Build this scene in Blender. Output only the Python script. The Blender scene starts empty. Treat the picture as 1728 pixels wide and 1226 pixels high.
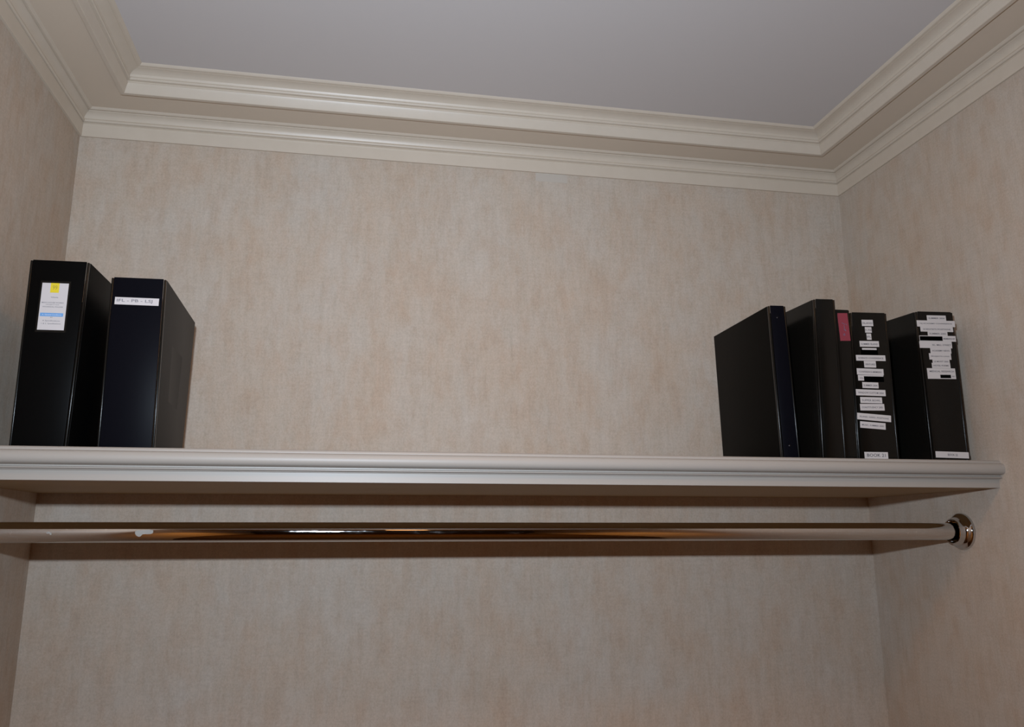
import bpy, bmesh, math, random
from mathutils import Vector, Matrix
random.seed(7)
S = bpy.context.scene
COL = S.collection

# ------------------------------------------------------------------ camera
EYE = 1.70
yaw, pitch, roll = math.radians(10.874), math.radians(12.534), math.radians(-0.209)
fw = Vector((math.sin(yaw)*math.cos(pitch), math.cos(yaw)*math.cos(pitch), math.sin(pitch)))
rt = Vector((math.cos(yaw), -math.sin(yaw), 0))
up = rt.cross(fw)
r2 = rt*math.cos(roll) + up*math.sin(roll)
u2 = -rt*math.sin(roll) + up*math.cos(roll)
cam_d = bpy.data.cameras.new('camera')
cam_d.sensor_fit = 'HORIZONTAL'; cam_d.sensor_width = 36.0
cam_d.lens = 36.0*1396.8/1728
cam_d.shift_y = -19/1728
cam_d.clip_start = 0.02
cam = bpy.data.objects.new('camera', cam_d)
COL.objects.link(cam)
cam.matrix_world = Matrix(((r2.x, u2.x, -fw.x, 0), (r2.y, u2.y, -fw.y, 0), (r2.z, u2.z, -fw.z, EYE), (0, 0, 0, 1)))
S.camera = cam

# ------------------------------------------------------------------ world, exposure, lights
S.view_settings.view_transform = 'Standard'
S.view_settings.look = 'None'
S.view_settings.gamma = 1.0
S.view_settings.exposure = 0.0
S.view_settings.use_curve_mapping = False
w = bpy.data.worlds.new('world'); S.world = w; w.use_nodes = True
w.node_tree.nodes['Background'].inputs[0].default_value = (0.01, 0.01, 0.012, 1)
w.node_tree.nodes['Background'].inputs[1].default_value = 1.0

FLASH_POWER = 14.6
def area(name, loc, direction, sx, sy, power, color, shape='RECTANGLE', spread=math.pi):
    d = bpy.data.lights.new(name, 'AREA'); d.shape = shape; d.size = sx
    if shape in ('RECTANGLE', 'ELLIPSE'): d.size_y = sy
    d.energy = power; d.color = color
    d.spread = spread
    o = bpy.data.objects.new(name, d); COL.objects.link(o)
    o.location = loc
    o.rotation_euler = Vector(direction).to_track_quat('-Z', 'Y').to_euler()
    return o
# the flash unit sitting over the lens
area('camera_flash', (-0.062, 0.04, EYE+0.168), fw + Vector((0.0, 0, 0.16)), 0.055, 0.03, FLASH_POWER, (0.86, 1.0, 1.16), spread=math.radians(150))
# the closet's warm lamps: a round ceiling lamp and a hanging drum lamp (built further down)
LAMPS = [(0.24, 0.60)]
PEND = (0.237, -0.40)
WARM = (1.0, 0.42, 0.07)
area('ceiling_lamp_light', (0.24, 0.60, 2.6505), (0, 0, -1), 0.21, 0.21, 3.4, WARM, 'DISK')
area('pendant_lamp_light', (PEND[0], PEND[1], 2.325), (0, 0, -1), 0.15, 0.15, 20.0, WARM, 'DISK', math.radians(105))

# ------------------------------------------------------------------ materials
def mat(name, color=(0.5, 0.5, 0.5), rough=0.5, metal=0.0, spec=0.5):
    m = bpy.data.materials.new(name); m.use_nodes = True
    b = m.node_tree.nodes['Principled BSDF']
    b.inputs['Base Color'].default_value = (*color, 1)
    b.inputs['Roughness'].default_value = rough
    b.inputs['Metallic'].default_value = metal
    b.inputs['Specular IOR Level'].default_value = spec
    return m
def N(m, t, **kw):
    n = m.node_tree.nodes.new(t)
    for k, v in kw.items():
        if hasattr(n, k): setattr(n, k, v)
        else: n.inputs[k.replace('_', ' ')].default_value = v
    return n
def LK(m, a, b): m.node_tree.links.new(a, b)
def bsdf(m): return m.node_tree.nodes['Principled BSDF']
def obj_noise(m, scale_vec, scale, detail=3.0, rough=0.55):
    tc = N(m, 'ShaderNodeTexCoord'); mp = N(m, 'ShaderNodeMapping')
    mp.inputs['Scale'].default_value = scale_vec
    LK(m, tc.outputs['Object'], mp.inputs['Vector'])
    n = N(m, 'ShaderNodeTexNoise'); n.inputs['Scale'].default_value = scale
    n.inputs['Detail'].default_value = detail; n.inputs['Roughness'].default_value = rough
    LK(m, mp.outputs[0], n.inputs['Vector'])
    return n.outputs['Fac']
def ramp(m, fac, stops):
    r = N(m, 'ShaderNodeValToRGB'); e = r.color_ramp.elements
    while len(e) < len(stops): e.new(0.5)
    for i, (p, c) in enumerate(stops):
        e[i].position = p; e[i].color = (*c, 1)
    LK(m, fac, r.inputs[0]); return r.outputs[0]
def mixc(m, fac, a, b, mode='MIX'):
    x = N(m, 'ShaderNodeMix'); x.data_type = 'RGBA'; x.blend_type = mode
    if isinstance(fac, (int, float)): x.inputs[0].default_value = fac
    else: LK(m, fac, x.inputs[0])
    for s, i in ((a, 6), (b, 7)):
        if isinstance(s, tuple): x.inputs[i].default_value = (*s, 1)
        else: LK(m, s, x.inputs[i])
    return x.outputs[2]
def bump(m, h, strength, dist):
    b = N(m, 'ShaderNodeBump'); b.inputs['Strength'].default_value = strength; b.inputs['Distance'].default_value = dist
    LK(m, h, b.inputs['Height']); LK(m, b.outputs[0], bsdf(m).inputs['Normal'])

# wallpaper: mottled beige with faint vertical drag marks
M_wall = mat('wallpaper', rough=0.75, spec=0.25)
a = ramp(M_wall, obj_noise(M_wall, (1, 1, 0.6), 9.0, 5, 0.62), [(0.34, (0.50, 0.40, 0.312)), (0.50, (0.50, 0.42, 0.342)), (0.68, (0.505, 0.442, 0.375))])
bl = ramp(M_wall, obj_noise(M_wall, (1, 1, 0.45), 38.0, 4, 0.6), [(0.38, (0.955, 0.905, 0.87)), (0.52, (1, 1, 1)), (0.70, (1.03, 1.05, 1.07))])
a = mixc(M_wall, 0.7, a, bl, 'MULTIPLY')
s = ramp(M_wall, obj_noise(M_wall, (1, 1, 0.12), 110.0, 4, 0.6), [(0.30, (0.93, 0.93, 0.92)), (0.5, (1, 1, 1)), (0.75, (1.06, 1.06, 1.07))])
c = mixc(M_wall, 0.8, a, s, 'MULTIPLY')
f = obj_noise(M_wall, (1, 1, 0.8), 300.0, 3, 0.75)
c = mixc(M_wall, 1.0, c, ramp(M_wall, f, [(0.34, (0.91, 0.905, 0.90)), (0.5, (1, 1, 1)), (0.66, (1.07, 1.075, 1.08))]), 'MULTIPLY')
h = obj_noise(M_wall, (0.12, 0.12, 1), 170.0, 3, 0.6)
c = mixc(M_wall, 0.6, c, ramp(M_wall, h, [(0.32, (0.95, 0.95, 0.945)), (0.5, (1, 1, 1)), (0.70, (1.04, 1.04, 1.045))]), 'MULTIPLY')
LK(M_wall, c, bsdf(M_wall).inputs['Base Color'])
bump(M_wall, f, 0.12, 0.002)

M_patch = mat('faded_wallpaper', (0.50, 0.45, 0.39), 0.75, 0, 0.25)
M_ceil = mat('ceiling_paint', (0.58, 0.545, 0.53), 0.85, 0, 0.2)
M_trim = mat('cream_trim_paint', (0.74, 0.68, 0.585), 0.38, 0, 0.45)
f = obj_noise(M_trim, (1, 1, 1), 30.0, 3)
LK(M_trim, ramp(M_trim, f, [(0.3, (0.58, 0.50, 0.405)), (0.7, (0.60, 0.52, 0.425))]), bsdf(M_trim).inputs['Base Color'])
M_soffit = mat('soffit_paint', (0.64, 0.545, 0.44), 0.7, 0, 0.25)
M_shelf = mat('shelf_paint', (0.385, 0.355, 0.318), 0.45, 0, 0.5)
M_board = mat('shade_brown_underside', (0.36, 0.23, 0.10), 0.6)  # warm shade under the shelf, put into the board colour as brown
M_floor = mat('wood_floor', (0.2, 0.1, 0.05), 0.6, 0, 0.15)
f = obj_noise(M_floor, (1, 0.06, 1), 60.0, 4)
LK(M_floor, ramp(M_floor, f, [(0.3, (0.035, 0.019, 0.010)), (0.7, (0.055, 0.030, 0.015))]), bsdf(M_floor).inputs['Base Color'])
M_door = mat('added_dark_door', (0.06, 0.03, 0.016), 0.4)

M_panel = mat('added_dark_panelling', (0.045, 0.026, 0.016), 0.45)  # dark finish added to the unseen front wall, keeps rod reflections dark
M_chrome = mat('chrome', (0.62, 0.61, 0.60), 0.06, 1.0)
sm = obj_noise(M_chrome, (1.0, 6, 6), 16.0, 5, 0.7)
LK(M_chrome, ramp(M_chrome, sm, [(0.42, (0.02, 0.02, 0.02)), (0.56, (0.05, 0.05, 0.05)), (0.72, (0.20, 0.20, 0.20))]), bsdf(M_chrome).inputs['Roughness'])
sp = obj_noise(M_chrome, (1, 1, 1), 140.0, 3, 0.7)
LK(M_chrome, ramp(M_chrome, sp, [(0.62, (0.62, 0.61, 0.60)), (0.72, (0.75, 0.74, 0.73))]), bsdf(M_chrome).inputs['Base Color'])
M_flange = mat('flange_chrome', (0.55, 0.55, 0.55), 0.05, 1.0)
M_black_gap = mat('dark_hollow', (0.01, 0.01, 0.01), 0.8)
M_smear = mat('white_paint_smear', (0.72, 0.69, 0.64), 0.7)

def vinyl(name, color, rough, grain=900.0, bs=0.15, spec=0.5):
    m = mat(name, color, rough, 0, spec)
    bump(m, obj_noise(m, (1, 1, 1), grain, 2, 0.6), bs, 0.0006)
    return m
M_black = vinyl('black_vinyl', (0.0022, 0.0022, 0.0022), 0.40, spec=0.05)
M_black_blue = vinyl('blue_black_vinyl', (0.0028, 0.003, 0.0055), 0.42, spec=0.06)
M_leather = vinyl('grained_black_vinyl', (0.0035, 0.003, 0.0028), 0.6, 700, 0.2, spec=0.6)
M_plain = vinyl('plain_black_vinyl', (0.0032, 0.0028, 0.0022), 0.5, 700, 0.2, spec=0.06)
M_gloss = mat('clear_covered_black_vinyl', (0.0045, 0.0042, 0.0035), 0.2, 0, 0.25)
M_paper = mat('label_paper', (0.55, 0.525, 0.515), 0.6)
M_card = mat('card_paper', (0.58, 0.55, 0.55), 0.6)
M_ink = mat('label_ink', (0.07, 0.07, 0.085), 0.7)
M_ink2 = mat('faint_ink', (0.18, 0.18, 0.20), 0.7)
M_blackout = mat('blacked_out_strip', (0.001, 0.001, 0.001), 0.9, 0, 0.0)
M_yellow = mat('yellow_sticker', (0.72, 0.58, 0.02), 0.6)
M_ochre = mat('sticker_ink', (0.42, 0.34, 0.03), 0.6)
M_blue = mat('blue_highlight', (0.13, 0.33, 0.66), 0.6)
M_pale = mat('pale_ink', (0.6, 0.68, 0.8), 0.6)
M_red = mat('red_label', (0.24, 0.032, 0.05), 0.6)
M_pen = mat('blue_pen', (0.12, 0.14, 0.22), 0.6)
M_rivet = mat('steel_rivet', (0.05, 0.05, 0.055), 0.3, 1.0)
M_white_metal = mat('white_lamp_ring', (0.7, 0.7, 0.7), 0.4)
M_lens = mat('warm_lamp_lens', (0.8, 0.8, 0.8), 0.4)
bsdf(M_lens).inputs['Emission Color'].default_value = (1.0, 0.44, 0.13, 1)
bsdf(M_lens).inputs['Emission Strength'].default_value = 1.2
M_brass = mat('brass', (0.6, 0.42, 0.18), 0.25, 1.0)

# ------------------------------------------------------------------ helpers
def link(name, bm_or_mesh, m, parent=None, smooth=False, origin=None):
    if isinstance(bm_or_mesh, bmesh.types.BMesh):
        bmesh.ops.recalc_face_normals(bm_or_mesh, faces=bm_or_mesh.faces[:])
        me = bpy.data.meshes.new(name); bm_or_mesh.to_mesh(me); bm_or_mesh.free()
    else: me = bm_or_mesh
    if smooth:
        for p in me.polygons: p.use_smooth = True
    if m: me.materials.append(m)
    o = bpy.data.objects.new(name, me); COL.objects.link(o)
    if origin is not None: o.location = origin
    if parent is not None: o.parent = parent
    return o
def smooth_by_angle(o, deg=35):
    me = o.data
    for p in me.polygons: p.use_smooth = True
    bm = bmesh.new(); bm.from_mesh(me)
    lim = math.radians(deg)
    for e in bm.edges:
        if len(e.link_faces) == 2 and e.calc_face_angle(0) > lim: e.smooth = False
    bm.to_mesh(me); bm.free()
def tag(o, label=None, cat=None, group=None, kind=None):
    if label: o['label'] = label
    if cat: o['category'] = cat
    if group: o['group'] = group
    if kind: o['kind'] = kind
    return o
def box_bm(x0, x1, y0, y1, z0, z1):
    bm = bmesh.new()
    v = [bm.verts.new(p) for p in ((x0,y0,z0),(x1,y0,z0),(x1,y1,z0),(x0,y1,z0),(x0,y0,z1),(x1,y0,z1),(x1,y1,z1),(x0,y1,z1))]
    for f in ((0,3,2,1),(4,5,6,7),(0,1,5,4),(1,2,6,5),(2,3,7,6),(3,0,4,7)): bm.faces.new([v[i] for i in f])
    return bm
def hexa_bm(p8, bev=0.0, seg=2):
    """p8: bottom four then top four corners, any positions"""
    bm = bmesh.new(); v = [bm.verts.new(p) for p in p8]
    for f in ((0,3,2,1),(4,5,6,7),(0,1,5,4),(1,2,6,5),(2,3,7,6),(3,0,4,7)): bm.faces.new([v[i] for i in f])
    if bev: bmesh.ops.bevel(bm, geom=bm.edges[:], offset=bev, segments=seg, profile=0.5, affect='EDGES')
    return bm
def empty(name, loc):
    o = bpy.data.objects.new(name, None); COL.objects.link(o); o.location = loc; o.empty_display_size = 0.05
    return o
def loft_bm(rings, cap=True, close=False):
    bm = bmesh.new(); R = [[bm.verts.new(p) for p in r] for r in rings]
    n = len(R[0])
    for a_, b_ in zip(R[:-1], R[1:]):
        for i in range(n if close else n-1):
            bm.faces.new((a_[i], a_[(i+1) % n], b_[(i+1) % n], b_[i]))
    if cap and close:
        bm.faces.new(R[0]); bm.faces.new(R[-1])
    return bm
def lathe_x_bm(prof, seg=48, closed=False):
    """prof: (x, r) list turned about the X axis"""
    rings = [[(x, r*math.cos(2*math.pi*k/seg), r*math.sin(2*math.pi*k/seg)) for k in range(seg)] for x, r in prof]
    return loft_bm(rings, cap=not closed, close=True)

# ------------------------------------------------------------------ room shell
XL, XR, YB, YF = -0.6283, 1.2435, 1.8585, -2.60
ZC = 2.6852
T = 0.06
tag(link('wall_back', box_bm(XL-T, XR+T, YB, YB+T, 0, ZC), M_wall), 'mottled beige wallpapered back wall above and below the shelf', 'wall', kind='structure')
wall_back = bpy.data.objects['wall_back']
tag(link('wall_left', box_bm(XL-T, XL, YF, YB, 0, ZC), M_wall), 'beige wallpapered side wall at the left, beside the tallest black binder', 'wall', kind='structure')
tag(link('wall_right', box_bm(XR, XR+T, YF, YB, 0, ZC), M_wall), 'beige wallpapered side wall at the right, carrying the chrome rod flange', 'wall', kind='structure')
tag(link('wall_front', box_bm(XL-T, XR+T, YF-T, YF, 0, ZC), M_panel), 'unseen wall behind the camera with the dark door, dark panelling added to dim the rod reflection', 'wall', kind='structure')
tag(link('floor', box_bm(XL-T, XR+T, YF-T, YB+T, -0.06, 0), M_floor), 'brown wooden closet floor', 'floor', kind='structure')
tag(link('ceiling', box_bm(XL-T, XR+T, YF-T, YB+T, ZC, ZC+0.06), M_ceil), 'flat pale grey ceiling inside the double crown moulding', 'ceiling', kind='structure')
link('wallpaper_patch', box_bm(0.418, 0.4985, YB-0.0004, YB+0.001, 2.556, 2.5785), M_patch, wall_back)

def crown(prof, names_labels):
    """one mitred run of moulding for each wall; prof is (distance from wall, height)"""
    sides = {
      'back':  lambda d: ((XL+d, YB-d), (XR-d, YB-d)),
      'left':  lambda d: ((XL+d, YF+d), (XL+d, YB-d)),
      'right': lambda d: ((XR-d, YB-d), (XR-d, YF+d)),
      'front': lambda d: ((XR-d, YF+d), (XL+d, YF+d)),
    }
    for side, name, label in names_labels:
        fn = sides[side]
        ringA = [(*fn(d)[0], h) for d, h in prof]; ringB = [(*fn(d)[1], h) for d, h in prof]
        o = link(name, loft_bm([ringA, ringB], close=True), M_trim)
        smooth_by_angle(o, 21)
        tag(o, label, 'moulding', kind='structure')
def arc(cx, cz, r, a0, a1, n):
    return [(cx + r*math.cos(math.radians(a0+(a1-a0)*i/n)), cz + r*math.sin(math.radians(a0+(a1-a0)*i/n))) for i in range(n+1)]
low = [(-0.002, 2.578), (0.0048, 2.578), (0.0052, 2.580), (0.0056, 2.6030), (0.0068, 2.6072), (0.0064, 2.6086), (0.0044, 2.6095), (0.0032, 2.6115), (0.0045, 2.6122)]
low += arc(0.0055, 2.6160, 0.0040, -70, 80, 10)
low += [(0.0060, 2.6212)]
low += [(0.0072, 2.6240), (0.0092, 2.6275), (0.0120, 2.6305), (0.0155, 2.6328), (0.0185, 2.6338), (0.0185, 2.6344), (0.0172, 2.6350), (0.0174, 2.6360), (0.0225, 2.6364), (0.0260, 2.6388), (0.0285, 2.6424), (0.0285, 2.6440), (-0.002, 2.6440)]
crown(low, [('back', 'trim_1', 'lower cream crown moulding along the back wall'),
            ('left', 'trim_2', 'lower cream crown moulding along the left wall'),
            ('right', 'trim_3', 'lower cream crown moulding along the right wall'),
            ('front', 'trim_4', 'lower cream crown moulding along the wall behind the camera')])
upm = [(0.108, 2.632), (0.1165, 2.632), (0.1175, 2.6330), (0.1220, 2.6490), (0.1242, 2.6534), (0.1238, 2.6550), (0.1222, 2.6560), (0.1222, 2.6585), (0.1240, 2.6590)]
upm += arc(0.1255, 2.6625, 0.0040, -65, 85, 10)
upm += [(0.1270, 2.6680), (0.1285, 2.6715), (0.1315, 2.6742), (0.1358, 2.6766), (0.1415, 2.6783), (0.1470, 2.6790), (0.1470, 2.6797), (0.1500, 2.6798), (0.1525, 2.6806), (0.1548, 2.6826), (0.1567, 2.6852), (0.108, 2.6852)]
crown(upm, [('back', 'trim_5', 'upper cream crown moulding edging the ceiling parallel to the back wall'),
            ('left', 'trim_6', 'upper cream crown moulding edging the ceiling at the left'),
            ('right', 'trim_7', 'upper cream crown moulding edging the ceiling at the right'),
            ('front', 'trim_8', 'upper cream crown moulding edging the ceiling behind the camera')])
bm = bmesh.new()
q = 0.112
outer = [(XL, YF), (XR, YF), (XR, YB), (XL, YB)]; inner = [(XL+q, YF+q), (XR-q, YF+q), (XR-q, YB-q), (XL+q, YB-q)]
vo = [[bm.verts.new((*p, z)) for p in outer] for z in (2.6405, ZC)]; vi = [[bm.verts.new((*p, z)) for p in inner] for z in (2.6405, ZC)]
for i in range(4):
    j = (i+1) % 4
    bm.faces.new((vo[0][i], vo[0][j], vi[0][j], vi[0][i])); bm.faces.new((vo[1][i], vo[1][j], vi[1][j], vi[1][i]))
    bm.faces.new((vo[0][i], vo[0][j], vo[1][j], vo[1][i])); bm.faces.new((vi[0][i], vi[0][j], vi[1][j], vi[1][i]))
tag(link('trim_9', bm, M_soffit), 'flat tan soffit band between the two crown mouldings', 'moulding', kind='structure')

# unseen door behind the camera, added dark to deepen the rod's reflection
door = tag(link('door_1', hexa_bm([(-0.15, YF-0.01, 0.005), (0.70, YF-0.01, 0.005), (0.70, YF+0.03, 0.005), (-0.15, YF+0.03, 0.005), (-0.15, YF-0.01, 2.05), (0.70, YF-0.01, 2.05), (0.70, YF+0.03, 2.05), (-0.15, YF+0.03, 2.05)], 0.003), M_door), 'unseen dark closet door behind the camera, added for the dark rod reflection', 'door', kind='structure')
link('door_panel', hexa_bm([(0, YF+0.029, 1.1), (0.55, YF+0.029, 1.1), (0.55, YF+0.036, 1.1), (0, YF+0.036, 1.1), (0, YF+0.029, 1.9), (0.55, YF+0.029, 1.9), (0.55, YF+0.036, 1.9), (0, YF+0.036, 1.9)], 0.004), M_door, door)
link('door_panel', hexa_bm([(0, YF+0.029, 0.2), (0.55, YF+0.029, 0.2), (0.55, YF+0.036, 0.2), (0, YF+0.036, 0.2), (0, YF+0.029, 0.95), (0.55, YF+0.029, 0.95), (0.55, YF+0.036, 0.95), (0, YF+0.036, 0.95)], 0.004), M_door, door)

# lamps outside the frame, they light the closet
for lx, ly in LAMPS:
    t = empty('ceiling_lamp', (lx, ly, ZC))
    tag(t, 'round warm ceiling lamp above the closet, ahead of the camera', 'lamp')
    prof = [(0.110, 0), (0.135, 0), (0.135, -0.004), (0.129, -0.011), (0.115, -0.012), (0.110, -0.008)]
    link('lamp_ring', loft_bm([[(r*math.cos(a_), r*math.sin(a_), z) for r, z in prof] for a_ in [2*math.pi*k_/40 for k_ in range(41)]], cap=False, close=True), M_white_metal, t)
    link('lamp_lens', loft_bm([[(0.111*math.cos(2*math.pi*k_/40), 0.111*math.sin(2*math.pi*k_/40), z) for k_ in range(40)] for z in (-0.001, -0.034)], close=True), M_lens, t)
def turned(prof, seg=40):
    return loft_bm([[(r*math.cos(a_), r*math.sin(a_), z) for r, z in prof] for a_ in [2*math.pi*k_/seg for k_ in range(seg+1)]], cap=False, close=True)
t = empty('pendant_lamp', (PEND[0], PEND[1], ZC))
tag(t, 'warm glowing drum pendant lamp hanging behind the camera', 'lamp')
link('canopy', turned([(0.001, 0), (0.05, 0), (0.05, -0.012), (0.001, -0.022)]), M_white_metal, t)
link('cord', turned([(0.0012, -0.02), (0.003, -0.02), (0.003, -0.06), (0.0012, -0.06)], 12), M_white_metal, t)
o = link('lamp_shade', turned([(0.001, -0.052), (0.087, -0.055), (0.088, -0.360), (0.086, -0.360), (0.085, -0.058), (0.001, -0.055)]), M_lens, t)
smooth_by_angle(o, 30)

# ------------------------------------------------------------------ shelf
shelf = empty('closet_shelf', ((XL+XR)/2, YB, 1.789))
tag(shelf, 'long cream painted closet shelf with moulded front edge spanning wall to wall', 'shelf')
off = Vector(shelf.location)
def rel(pts, base): return [tuple(Vector(p)-Vector(base)) for p in pts]
bmx = box_bm(XL, XR, 1.436, YB, 1.837, 1.8418); bmesh.ops.translate(bmx, verts=bmx.verts[:], vec=-off)
link('shelf_top', bmx, M_shelf, shelf)
bmx = box_bm(XL, XR, 1.436, YB, 1.789, 1.837); bmesh.ops.translate(bmx, verts=bmx.verts[:], vec=-off)
link('shelf_board', bmx, M_board, shelf)['label'] = 'shelf board, warm shade painted in as a brown underside'
nose = [(1.436, 1.8418), (1.4230, 1.8418), (1.4195, 1.8410), (1.4175, 1.8392), (1.4168, 1.8372), (1.4168, 1.8360)]
nose += [(1.4168 - 0.0100*math.sin(t_)**0.8, 1.8247 + 0.0108*math.cos(t_)) for t_ in [math.pi*(k+0.6)/13 for k in range(13)]]
nose += [(1.4185, 1.8132), (1.4205, 1.8126), (1.4205, 1.8106), (1.4185, 1.8102), (1.4172, 1.8090), (1.4172, 1.8078), (1.4190, 1.8066), (1.4235, 1.8062), (1.4240, 1.8050), (1.4262, 1.8045), (1.4264, 1.7890), (1.436, 1.7890)]
o = link('shelf_nosing', loft_bm([rel([(XL, y, z) for y, z in nose], off), rel([(XR, y, z) for y, z in nose], off)], close=True), M_shelf, shelf)
smooth_by_angle(o, 40)

# ------------------------------------------------------------------ chrome rod
RY, RZ, RR = 1.5430, 1.7095, 0.0170
rod = empty('closet_rod', (XL, RY, RZ))
rod.rotation_euler.y = 0.0014
tag(rod, 'round chrome clothes rod hung below the cream shelf between the side walls', 'rod')
o = link('rod_tube', lathe_x_bm([(0.004, RR), (XR-XL-0.004, RR)], 64), M_chrome, rod); smooth_by_angle(o)
fl = [(0.0, 0.0365), (0.003, 0.0372), (0.007, 0.0368), (0.0105, 0.0350), (0.0130, 0.0315), (0.0155, 0.0285), (0.0190, 0.0268), (0.0290, 0.0258), (0.0325, 0.0252), (0.0338, 0.0242), (0.0330, 0.0232), (0.0060, 0.0225), (0.0060, 0.0184)]
for side in (0, 1):
    W_ = XR-XL
    pr = [((W_-x*0.80) if side else x*0.80, r) for x, r in fl]
    o = link('rod_flange', lathe_x_bm(pr + [((W_ if side else 0.0), 0.0184)], 64, closed=True), M_flange, rod); smooth_by_angle(o, 30)
    o['label'] = 'chrome flange cupping the rod end'
# blot of white paint on the rod
def on_rod(x, a_deg, r): a_ = math.radians(a_deg); return (x - XL, -r*math.cos(a_), r*math.sin(a_))
bm = bmesh.new()
cols = [(-0.3505, 4, -9), (-0.3480, 9, -20), (-0.3450, 11, -26), (-0.3420, 11, -24), (-0.3390, 13, -12), (-0.3350, 13, -10), (-0.3300, 14, -11), (-0.3250, 12, -9), (-0.3225, 10, -4)]
grid = []
for x, a1, a0 in cols:
    x = x*1.0175
    grid.append([bm.verts.new(on_rod(x, a0+(a1-a0)*k/4, RR+0.0004)) for k in range(5)])
for g0, g1 in zip(grid[:-1], grid[1:]):
    for k in range(4): bm.faces.new((g0[k], g0[k+1], g1[k+1], g1[k]))
bmesh.ops.solidify(bm, geom=bm.faces[:], thickness=0.0003)
o = link('paint_smear', bm, M_smear, rod); o['label'] = 'blot of white paint on the rod'
for x, a_, dx_, da_ in ((-0.492, -2, 0.0030, 6), (-0.488, -8, 0.0015, 7), (-0.622, -40, 0.0020, 5)):
    bm = bmesh.new()
    bm.faces.new([bm.verts.new(on_rod(x+sx_*dx_, a_+sa_*da_, RR+0.0004)) for sx_, sa_ in ((-1, -0.4), (-0.3, -1), (0.8, -0.7), (1, 0.5), (0.2, 1), (-0.7, 0.7))])
    bmesh.ops.solidify(bm, geom=bm.faces[:], thickness=0.0003)
    link('paint_speck', bm, M_smear, rod)

# ------------------------------------------------------------------ lettering and labels
def text_mesh(body, width, height):
    cu = bpy.data.curves.new('lettering', 'FONT'); cu.body = body; cu.size = 1.0; cu.resolution_u = 2; cu.offset = 0.012
    cu.align_x = 'CENTER'; cu.align_y = 'CENTER'
    o_ = bpy.data.objects.new('lettering_source', cu); COL.objects.link(o_)
    dg = bpy.context.evaluated_depsgraph_get(); dg.update()
    me = bpy.data.meshes.new_from_object(o_.evaluated_get(dg))
    bpy.data.objects.remove(o_); bpy.data.curves.remove(cu)
    xs = [v.co.x for v in me.vertices]; ys = [v.co.y for v in me.vertices]
    sx = width/(max(xs)-min(xs)); sy = height/max(max(ys)-min(ys), 0.3)
    cx = (max(xs)+min(xs))/2; cy = (max(ys)+min(ys))/2
    for v in me.vertices: v.co = ((v.co.x-cx)*sx, (v.co.y-cy)*sy, 0)
    me.materials.clear()
    return me

class Binder:
    """spine corners BL, BR, TR, TL in the room; lb/rb give the back ends of the left and right covers (bottom, top)"""
    def __init__(self, name, q, lb, rb, m_spine, m_cover, label, group=None, th=0.0032, hinge=0.0042, m_left=None):
        self.BL, self.BR, self.TR, self.TL = [Vector(p) for p in q]
        base = (self.BL+self.BR)/2; base.y += 0.10
        self.t = empty(name, base); self.base = base
        tag(self.t, label, 'binder', group)
        d = (self.BR-self.BL); d.z = 0; d.normalize(); self.dx = d
        n = Vector((-d.y, d.x, 0)); self.n = n            # points into the shelf
        e = hinge
        def S_(p): return p - base
        # spine panel
        F = [self.BL+d*e, self.BR-d*e, self.TR-d*e, self.TL+d*e]
        p8 = [F[0], F[1], F[1]+n*th, F[0]+n*th, F[3], F[2], F[2]+n*th, F[3]+n*th]
        o_ = link('spine', hexa_bm([S_(p) for p in p8], 0.0009), m_spine, self.t); smooth_by_angle(o_, 30); self.spine = o_
        # welded edge beads beside the spine
        for b, t_, sgn in ((self.BL, self.TL, 1), (self.BR, self.TR, -1)):
            p8 = [b + n*0.0010, b + d*sgn*e*0.9 + n*0.0010, b + d*sgn*e*0.9 + n*(0.0075), b + n*0.0075]
            dz = t_-b
            p8 = p8 + [p+dz-Vector((0, 0, 0.0008)) for p in p8]
            o_ = link('hinge', hexa_bm([S_(p) for p in p8], 0.0014, 3), M_gloss, self.t); smooth_by_angle(o_, 60)
        # covers
        for nm, b, t_, back, sgn, m_ in (('back_cover', self.BL, self.TL, lb, 1, m_left or m_cover), ('front_cover', self.BR, self.TR, rb, -1, m_cover)):
            b0 = b + n*0.0082; t0 = t_ + n*0.0082
            bb, tb = Vector(back[0]), Vector(back[1])
            off_ = d*sgn*th
            p8 = [b0, b0+off_, bb+off_, bb, t0, t0+off_, tb+off_, tb]
            o_ = link(nm, hexa_bm([S_(p) for p in p8], 0.0009), m_, self.t); smooth_by_angle(o_, 30)
    def frame(self, u, v, depth):
        dz = v
        return self.BL + self.dx*u + Vector((0, 0, dz)) - self.n*depth
    def lean_y(self, v): return 0.0
    def place(self, name, me_or_bm, m, u, v, ang, depth, parent=None):
        o_ = link(name, me_or_bm, m)
        R = Matrix((( self.dx.x, 0, -self.n.x), (self.dx.y, 0, -self.n.y), (0, 1, 0))).to_4x4()
        Mw = Matrix.Translation(self.frame(u, v, depth)) @ R @ Matrix.Rotation(math.radians(ang), 4, 'Z')
        o_.parent = parent or self.t
        pw = Matrix.Translation(self.base) if parent is None else parent['_m']
        return o_, Mw
    def strip(self, name, u, v, w_, h_, ang, m, depth=0.0002, th=0.0003, label=None):
        bm_ = box_bm(-w_/2, w_/2, -h_/2, h_/2, -th/2, th/2)
        o_, Mw = self.place(name, bm_, m, u, v, ang, depth)
        o_.matrix_local = Matrix.Translation(-self.base) @ Mw
        if label: o_['label'] = label
        self.last = (o_, Mw)
        return o_
    def sub(self, name, me, m, parent, x=0, y=0, z=0.00022):
        o_ = link(name, me, m); o_.parent = parent
        o_.matrix_local = Matrix.Translation((x, y, z))
        return o_

ZT = 1.8418
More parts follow.
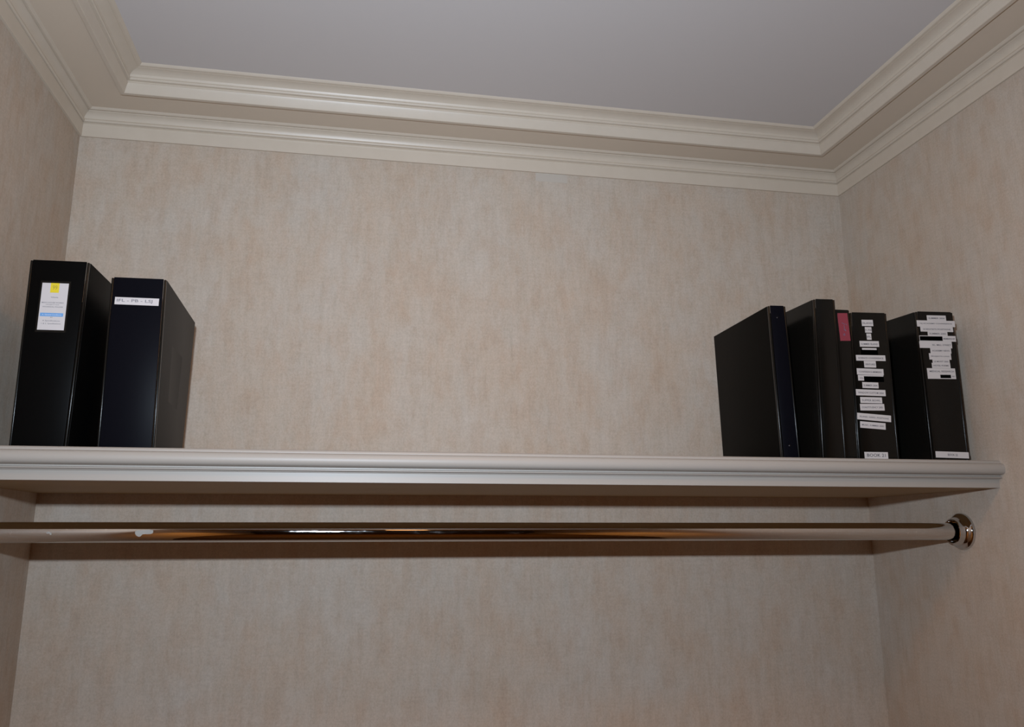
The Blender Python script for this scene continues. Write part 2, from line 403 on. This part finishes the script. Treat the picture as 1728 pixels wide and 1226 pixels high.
# the two binders at the left
b1 = Binder('ring_binder', [(-0.5383,1.4424,ZT),(-0.4526,1.4395,ZT),(-0.4484,1.4393,2.154),(-0.5412,1.4426,2.154)],
    [(-0.532,1.728,ZT),(-0.533,1.728,2.150)], [(-0.4440,1.725,ZT),(-0.4400,1.725,2.152)], M_black, M_black,
    'tall black ring binder at the far left carrying a white card with a yellow sticker')
b2 = Binder('ring_binder', [(-0.408,1.4424,ZT),(-0.3197,1.4393,ZT),(-0.3244,1.4395,2.1308),(-0.4125,1.4426,2.1308)],
    [(-0.404,1.738,ZT),(-0.408,1.738,2.1308)], [(-0.3337,1.7395,ZT),(-0.3284,1.7395,2.1308)], M_black_blue, M_leather,
    'black ring binder with a single narrow white label strip, second from the left wall')
# the five binders at the right
bA = Binder('ring_binder', [(0.8095,1.4686,ZT),(0.8464,1.4654,ZT),(0.8398,1.4659,2.1485),(0.8036,1.4691,2.1485)],
    [(0.8143,1.7369,ZT),(0.8079,1.7369,2.1485)], [(0.8400,1.737,ZT),(0.8330,1.737,2.1485)], M_black_blue, M_plain,
    'thin plain black binder with two spine rivets, leftmost of the right-hand group')
bB = Binder('ring_binder', [(0.8703,1.4273,ZT),(0.917,1.4233,ZT),(0.9222,1.4228,2.1538),(0.8785,1.4266,2.1538)],
    [(0.8500,1.695,ZT),(0.8570,1.695,2.150)], [(0.9040,1.695,ZT),(0.9120,1.695,2.152)], M_gloss, M_gloss,
    'tall glossy black binder without labels, between the plain thin binder and the red-labelled one')
bC = Binder('ring_binder', [(0.9225,1.4436,ZT),(0.9540,1.4416,ZT),(0.9638,1.4411,2.1391),(0.9290,1.4425,2.1391)],
    [(0.9140,1.710,ZT),(0.9220,1.710,2.139)], [(0.9430,1.710,ZT),(0.9520,1.710,2.139)], M_gloss, M_gloss,
    'narrow black binder with a red label at the top of its spine', hinge=0.0022)
bD = Binder('ring_binder', [(0.9560,1.4434,ZT),(1.0383,1.4361,ZT),(1.0422,1.4358,2.1352),(0.9655,1.4425,2.1352)],
    [(0.9600,1.712,ZT),(0.9700,1.712,2.1352)], [(1.0300,1.706,ZT),(1.0340,1.706,2.1352)], M_gloss, M_gloss,
    'wide black binder with a column of many white label strips, marked BOOK 21')
bE = Binder('ring_binder', [(1.114,1.4426,ZT),(1.1909,1.4358,ZT),(1.1937,1.4356,2.1442),(1.1142,1.4426,2.1442)],
    [(1.0560,1.715,ZT),(1.0600,1.715,2.139)], [(1.1900,1.708,ZT),(1.1930,1.708,2.142)], M_gloss, M_gloss,
    'black binder by the right wall, white label strips stacked up high, marked BOOK 22')

# ---- tall binder: card
cx, cy = 0.0416, 0.2323
b1.strip('label_pocket', cx, cy, 0.0470, 0.0880, 0.2, M_gloss, 0.0001, 0.0003)
card = b1.strip('spine_card', cx, cy, 0.0411, 0.0803, 0.2, M_card, 0.0005, 0.0004, 'white printed card in the spine pocket')
st = b1.sub('sticker', box_bm(-0.0067, 0.0067, -0.0083, 0.0083, -0.0001, 0.0001), M_yellow, card, -0.0005, 0.0319, 0.0003); st['label'] = 'yellow sticker'
b1.sub('lettering', text_mesh('99', 0.0075, 0.0075), M_ochre, card, -0.0002, 0.0325, 0.0005)
bl = b1.sub('highlight_band', box_bm(-0.0178, 0.0178, -0.0029, 0.0029, -0.0001, 0.0001), M_blue, card, -0.0008, -0.0142, 0.0003); bl['label'] = 'light blue highlighted line'
b1.sub('lettering', text_mesh('A. General Conditions', 0.0300, 0.0022), M_pale, card, -0.0005, -0.0142, 0.0005)
for body, w_, h_, x_, y_ in (('Volume', 0.0115, 0.0022, 0.0005, 0.0158), ('MAIN HOUSE WORKS', 0.0340, 0.0022, -0.0012, 0.0064),
        ('PROJECT FILE', 0.0200, 0.0018, -0.0012, 0.0028), ('TECHNICAL FOLDER', 0.0320, 0.0020, -0.0006, -0.0008),
        ('#1', 0.0035, 0.0019, -0.0007, -0.0186), ('A Specifications', 0.0270, 0.0028, -0.0006, -0.0248), ('1 & 2. Specifications', 0.0300, 0.0028, -0.0002, -0.0296)):
    b1.sub('lettering', text_mesh(body, w_, h_), M_ink2, card, x_, y_, 0.0003)
# ---- second binder
s2 = b2.strip('spine_label', 0.0401, 0.2475, 0.0705, 0.0127, -0.2, M_card, 0.0003, 0.0004, 'white label strip')
b2.sub('lettering', text_mesh('IFL - PB - LSJ', 0.0570, 0.0066), M_ink2, s2, -0.0035, 0.0002, 0.0003)
# ---- rivets of the plain binder
for u, v in ((0.0115, 0.2817), (0.0168, 0.0269)):
    bm = bmesh.new(); bmesh.ops.create_uvsphere(bm, u_segments=16, v_segments=8, radius=0.0022)
    bmesh.ops.scale(bm, vec=(1, 1, 0.45), verts=bm.verts[:])
    o, Mw = bA.place('rivet', bm, M_rivet, u, v, 0, 0.0002); o.matrix_local = Matrix.Translation(-bA.base) @ Mw
    for p in o.data.polygons: p.use_smooth = True
# ---- red label with pen marks
r = bC.strip('spine_label', 0.0258, 0.2617, 0.0215, 0.0567, 1.8, M_red, 0.0003, 0.0004, 'red label with blue handwriting')
def pen(pts, w_=0.0008):
    bm_ = bmesh.new()
    for (x0, y0), (x1, y1) in zip(pts[:-1], pts[1:]):
        d_ = Vector((x1-x0, y1-y0)); 
        if d_.length < 1e-6: continue
        n_ = Vector((-d_.y, d_.x)).normalized()*w_/2
        vs = [bm_.verts.new((p[0]+sg*n_.x, p[1]+sg*n_.y, 0)) for p, sg in (((x0, y0), 1), ((x0, y0), -1), ((x1, y1), -1), ((x1, y1), 1))]
        bm_.faces.new(vs)
    return bm_
for st_ in ([(0.0005,0.003),(0.0012,-0.001),(0.0002,-0.006),(0.0035,-0.0085),(0.0030,-0.0055),(0.0008,-0.0062)], [(-0.0035,0.0085),(-0.0015,0.0075),(0.0010,0.0065),(0.0025,0.0045)], [(0.0045,0.0065),(0.0065,0.0035)], [(-0.003,-0.0155),(-0.0005,-0.0135),(0.0008,-0.0165),(-0.002,-0.0175),(-0.003,-0.0155)]):
    bC.sub('handwriting', pen(st_), M_pen, r, 0, 0, 0.0003)

# ---- columns of label strips
D_ROWS = [
 ('ISLAND',0.0437,0.2715,0.0236,0.0128,0.3),('LSJ',0.0442,0.2573,0.0137,0.0116,0.3),('IFL',0.0443,0.2434,0.0097,0.0126,0.3),
 ('SUMMER ISLAND',0.0435,0.2286,0.0402,0.0117,0.2),('',0.0424,0.2133,0.0301,0.0135,0.2),('SCIENCE CONFERENCE',0.0435,0.2000,0.0610,0.0114,0.1),
 ('VENTURES',0.0407,0.1873,0.0244,0.0132,0.0),('CONFERENCE MEMBERS',0.0395,0.1722,0.0551,0.0124,-0.9),('VOL.',0.0395,0.1598,0.0526,0.0112,-0.2),
 ('SUMMER 2004',0.0372,0.1452,0.0330,0.0117,-0.9),('WINDOW CUSTOM 2004',0.0364,0.1304,0.0607,0.0121,-1.0),('SUPPER BOWL',0.0358,0.1155,0.0445,0.0118,-0.6),
 ('CONSTITUENCY 2005',0.0366,0.1017,0.0497,0.0130,0.3),('ISLAND, HARD, POSITIONS',0.0383,0.0816,0.0688,0.0128,-4.3),('MUSIC, SUMMER 2005',0.0341,0.0659,0.0517,0.0126,-4.0)]
for body, u, v, w_, h_, ang in D_ROWS:
    o = bD.strip('spine_label', u, v, w_, h_, ang, M_paper, 0.0003, 0.0004)
    if body == 'VOL.':
        bD.sub('lettering', text_mesh(body, 0.0085, 0.0036), M_ink, o, -0.0190, -0.0006, 0.0003)
        bD.sub('covering_strip', box_bm(-0.0205, 0.0205, -0.0053, 0.0053, -0.0001, 0.0001), M_blackout, o, 0.0062, -0.0022, 0.0003)
    elif not body:
        bD.sub('covering_strip', box_bm(-0.0175, 0.0175, -0.0051, 0.0051, -0.0001, 0.0001), M_blackout, o, -0.0005, -0.0020, 0.0003)
    else:
        bD.sub('lettering', text_mesh(body, w_*0.86, 0.0036), M_ink, o, 0, -0.0004, 0.0003)
o = bD.strip('spine_label', 0.0351, 0.0076, 0.0476, 0.0136, -0.4, M_paper, 0.0003, 0.0004, 'white label reading BOOK 21')
bD.sub('lettering', text_mesh('BOOK 21', 0.0375, 0.0062), M_ink, o, 0, 0.0006, 0.0003)
E_ROWS = [
 ('SUMMER 2004',0.0427,0.2884,0.0410,0.0117,0.0),('NJ ACADEMY CONFERENCE',0.0402,0.2768,0.0818,0.0130,0.0),('SCIENTISTS POSITIONS',0.0406,0.2652,0.0701,0.0105,0.0),
 ('SUMMER 2005',0.0413,0.2560,0.0423,0.0098,0.0),('MEMBERSHIP',0.0402,0.2457,0.0779,0.0118,0.0),('ISL. MILL STREET',0.0345,0.2328,0.0693,0.0138,0.0),
 ('ACADEMY NEWS',0.0438,0.2207,0.0443,0.0112,0.0),('PROJECTS LOGS',0.0410,0.2087,0.0468,0.0130,0.0),('LE MONT 2005',0.0418,0.1985,0.0362,0.0090,0.0),
 ('HOTEL FORMS',0.0408,0.1901,0.0391,0.0108,0.0),('MEDICAL RESEARCH',0.0396,0.1736,0.0599,0.0216,0.0)]
for i, (body, u, v, w_, h_, ang) in enumerate(E_ROWS):
    o = bE.strip('spine_label', u, v, w_, h_, ang+0.2, M_paper, 0.0003+0.00004*(i % 2), 0.0004)
    if body == 'MEMBERSHIP':
        bE.sub('lettering', text_mesh(body, 0.0245, 0.0032), M_ink, o, 0.0245, -0.0002, 0.0003)
        bE.sub('covering_strip', box_bm(-0.0243, 0.0243, -0.0045, 0.0045, -0.0001, 0.0001), M_blackout, o, -0.0140, 0.0, 0.0003)
    elif body.startswith('ISL.'):
        bE.sub('lettering', text_mesh(body, 0.0400, 0.0032), M_ink, o, 0.0125, -0.0004, 0.0003)
    elif body.startswith('MEDICAL'):
        bE.sub('lettering', text_mesh(body, 0.0520, 0.0034), M_ink, o, 0.001, 0.0045, 0.0003)
        bE.sub('covering_strip', box_bm(-0.0112, 0.0112, -0.0034, 0.0034, -0.0001, 0.0001), M_blackout, o, 0.0080, -0.0058, 0.0003)
        bE.sub('lettering', text_mesh('NO', 0.0060, 0.0030), M_ink, o, 0.0245, -0.0056, 0.0003)
    else:
        bE.sub('lettering', text_mesh(body, w_*0.84, 0.0032), M_ink, o, 0, -0.0002, 0.0003)
o = bE.strip('spine_label', 0.0420, 0.0112, 0.0689, 0.0122, -1.4, M_paper, 0.0003, 0.0004, 'white label reading BOOK 22')
bE.sub('lettering', text_mesh('BOOK 22', 0.0205, 0.0042), M_ink, o, 0.001, 0, 0.0003)
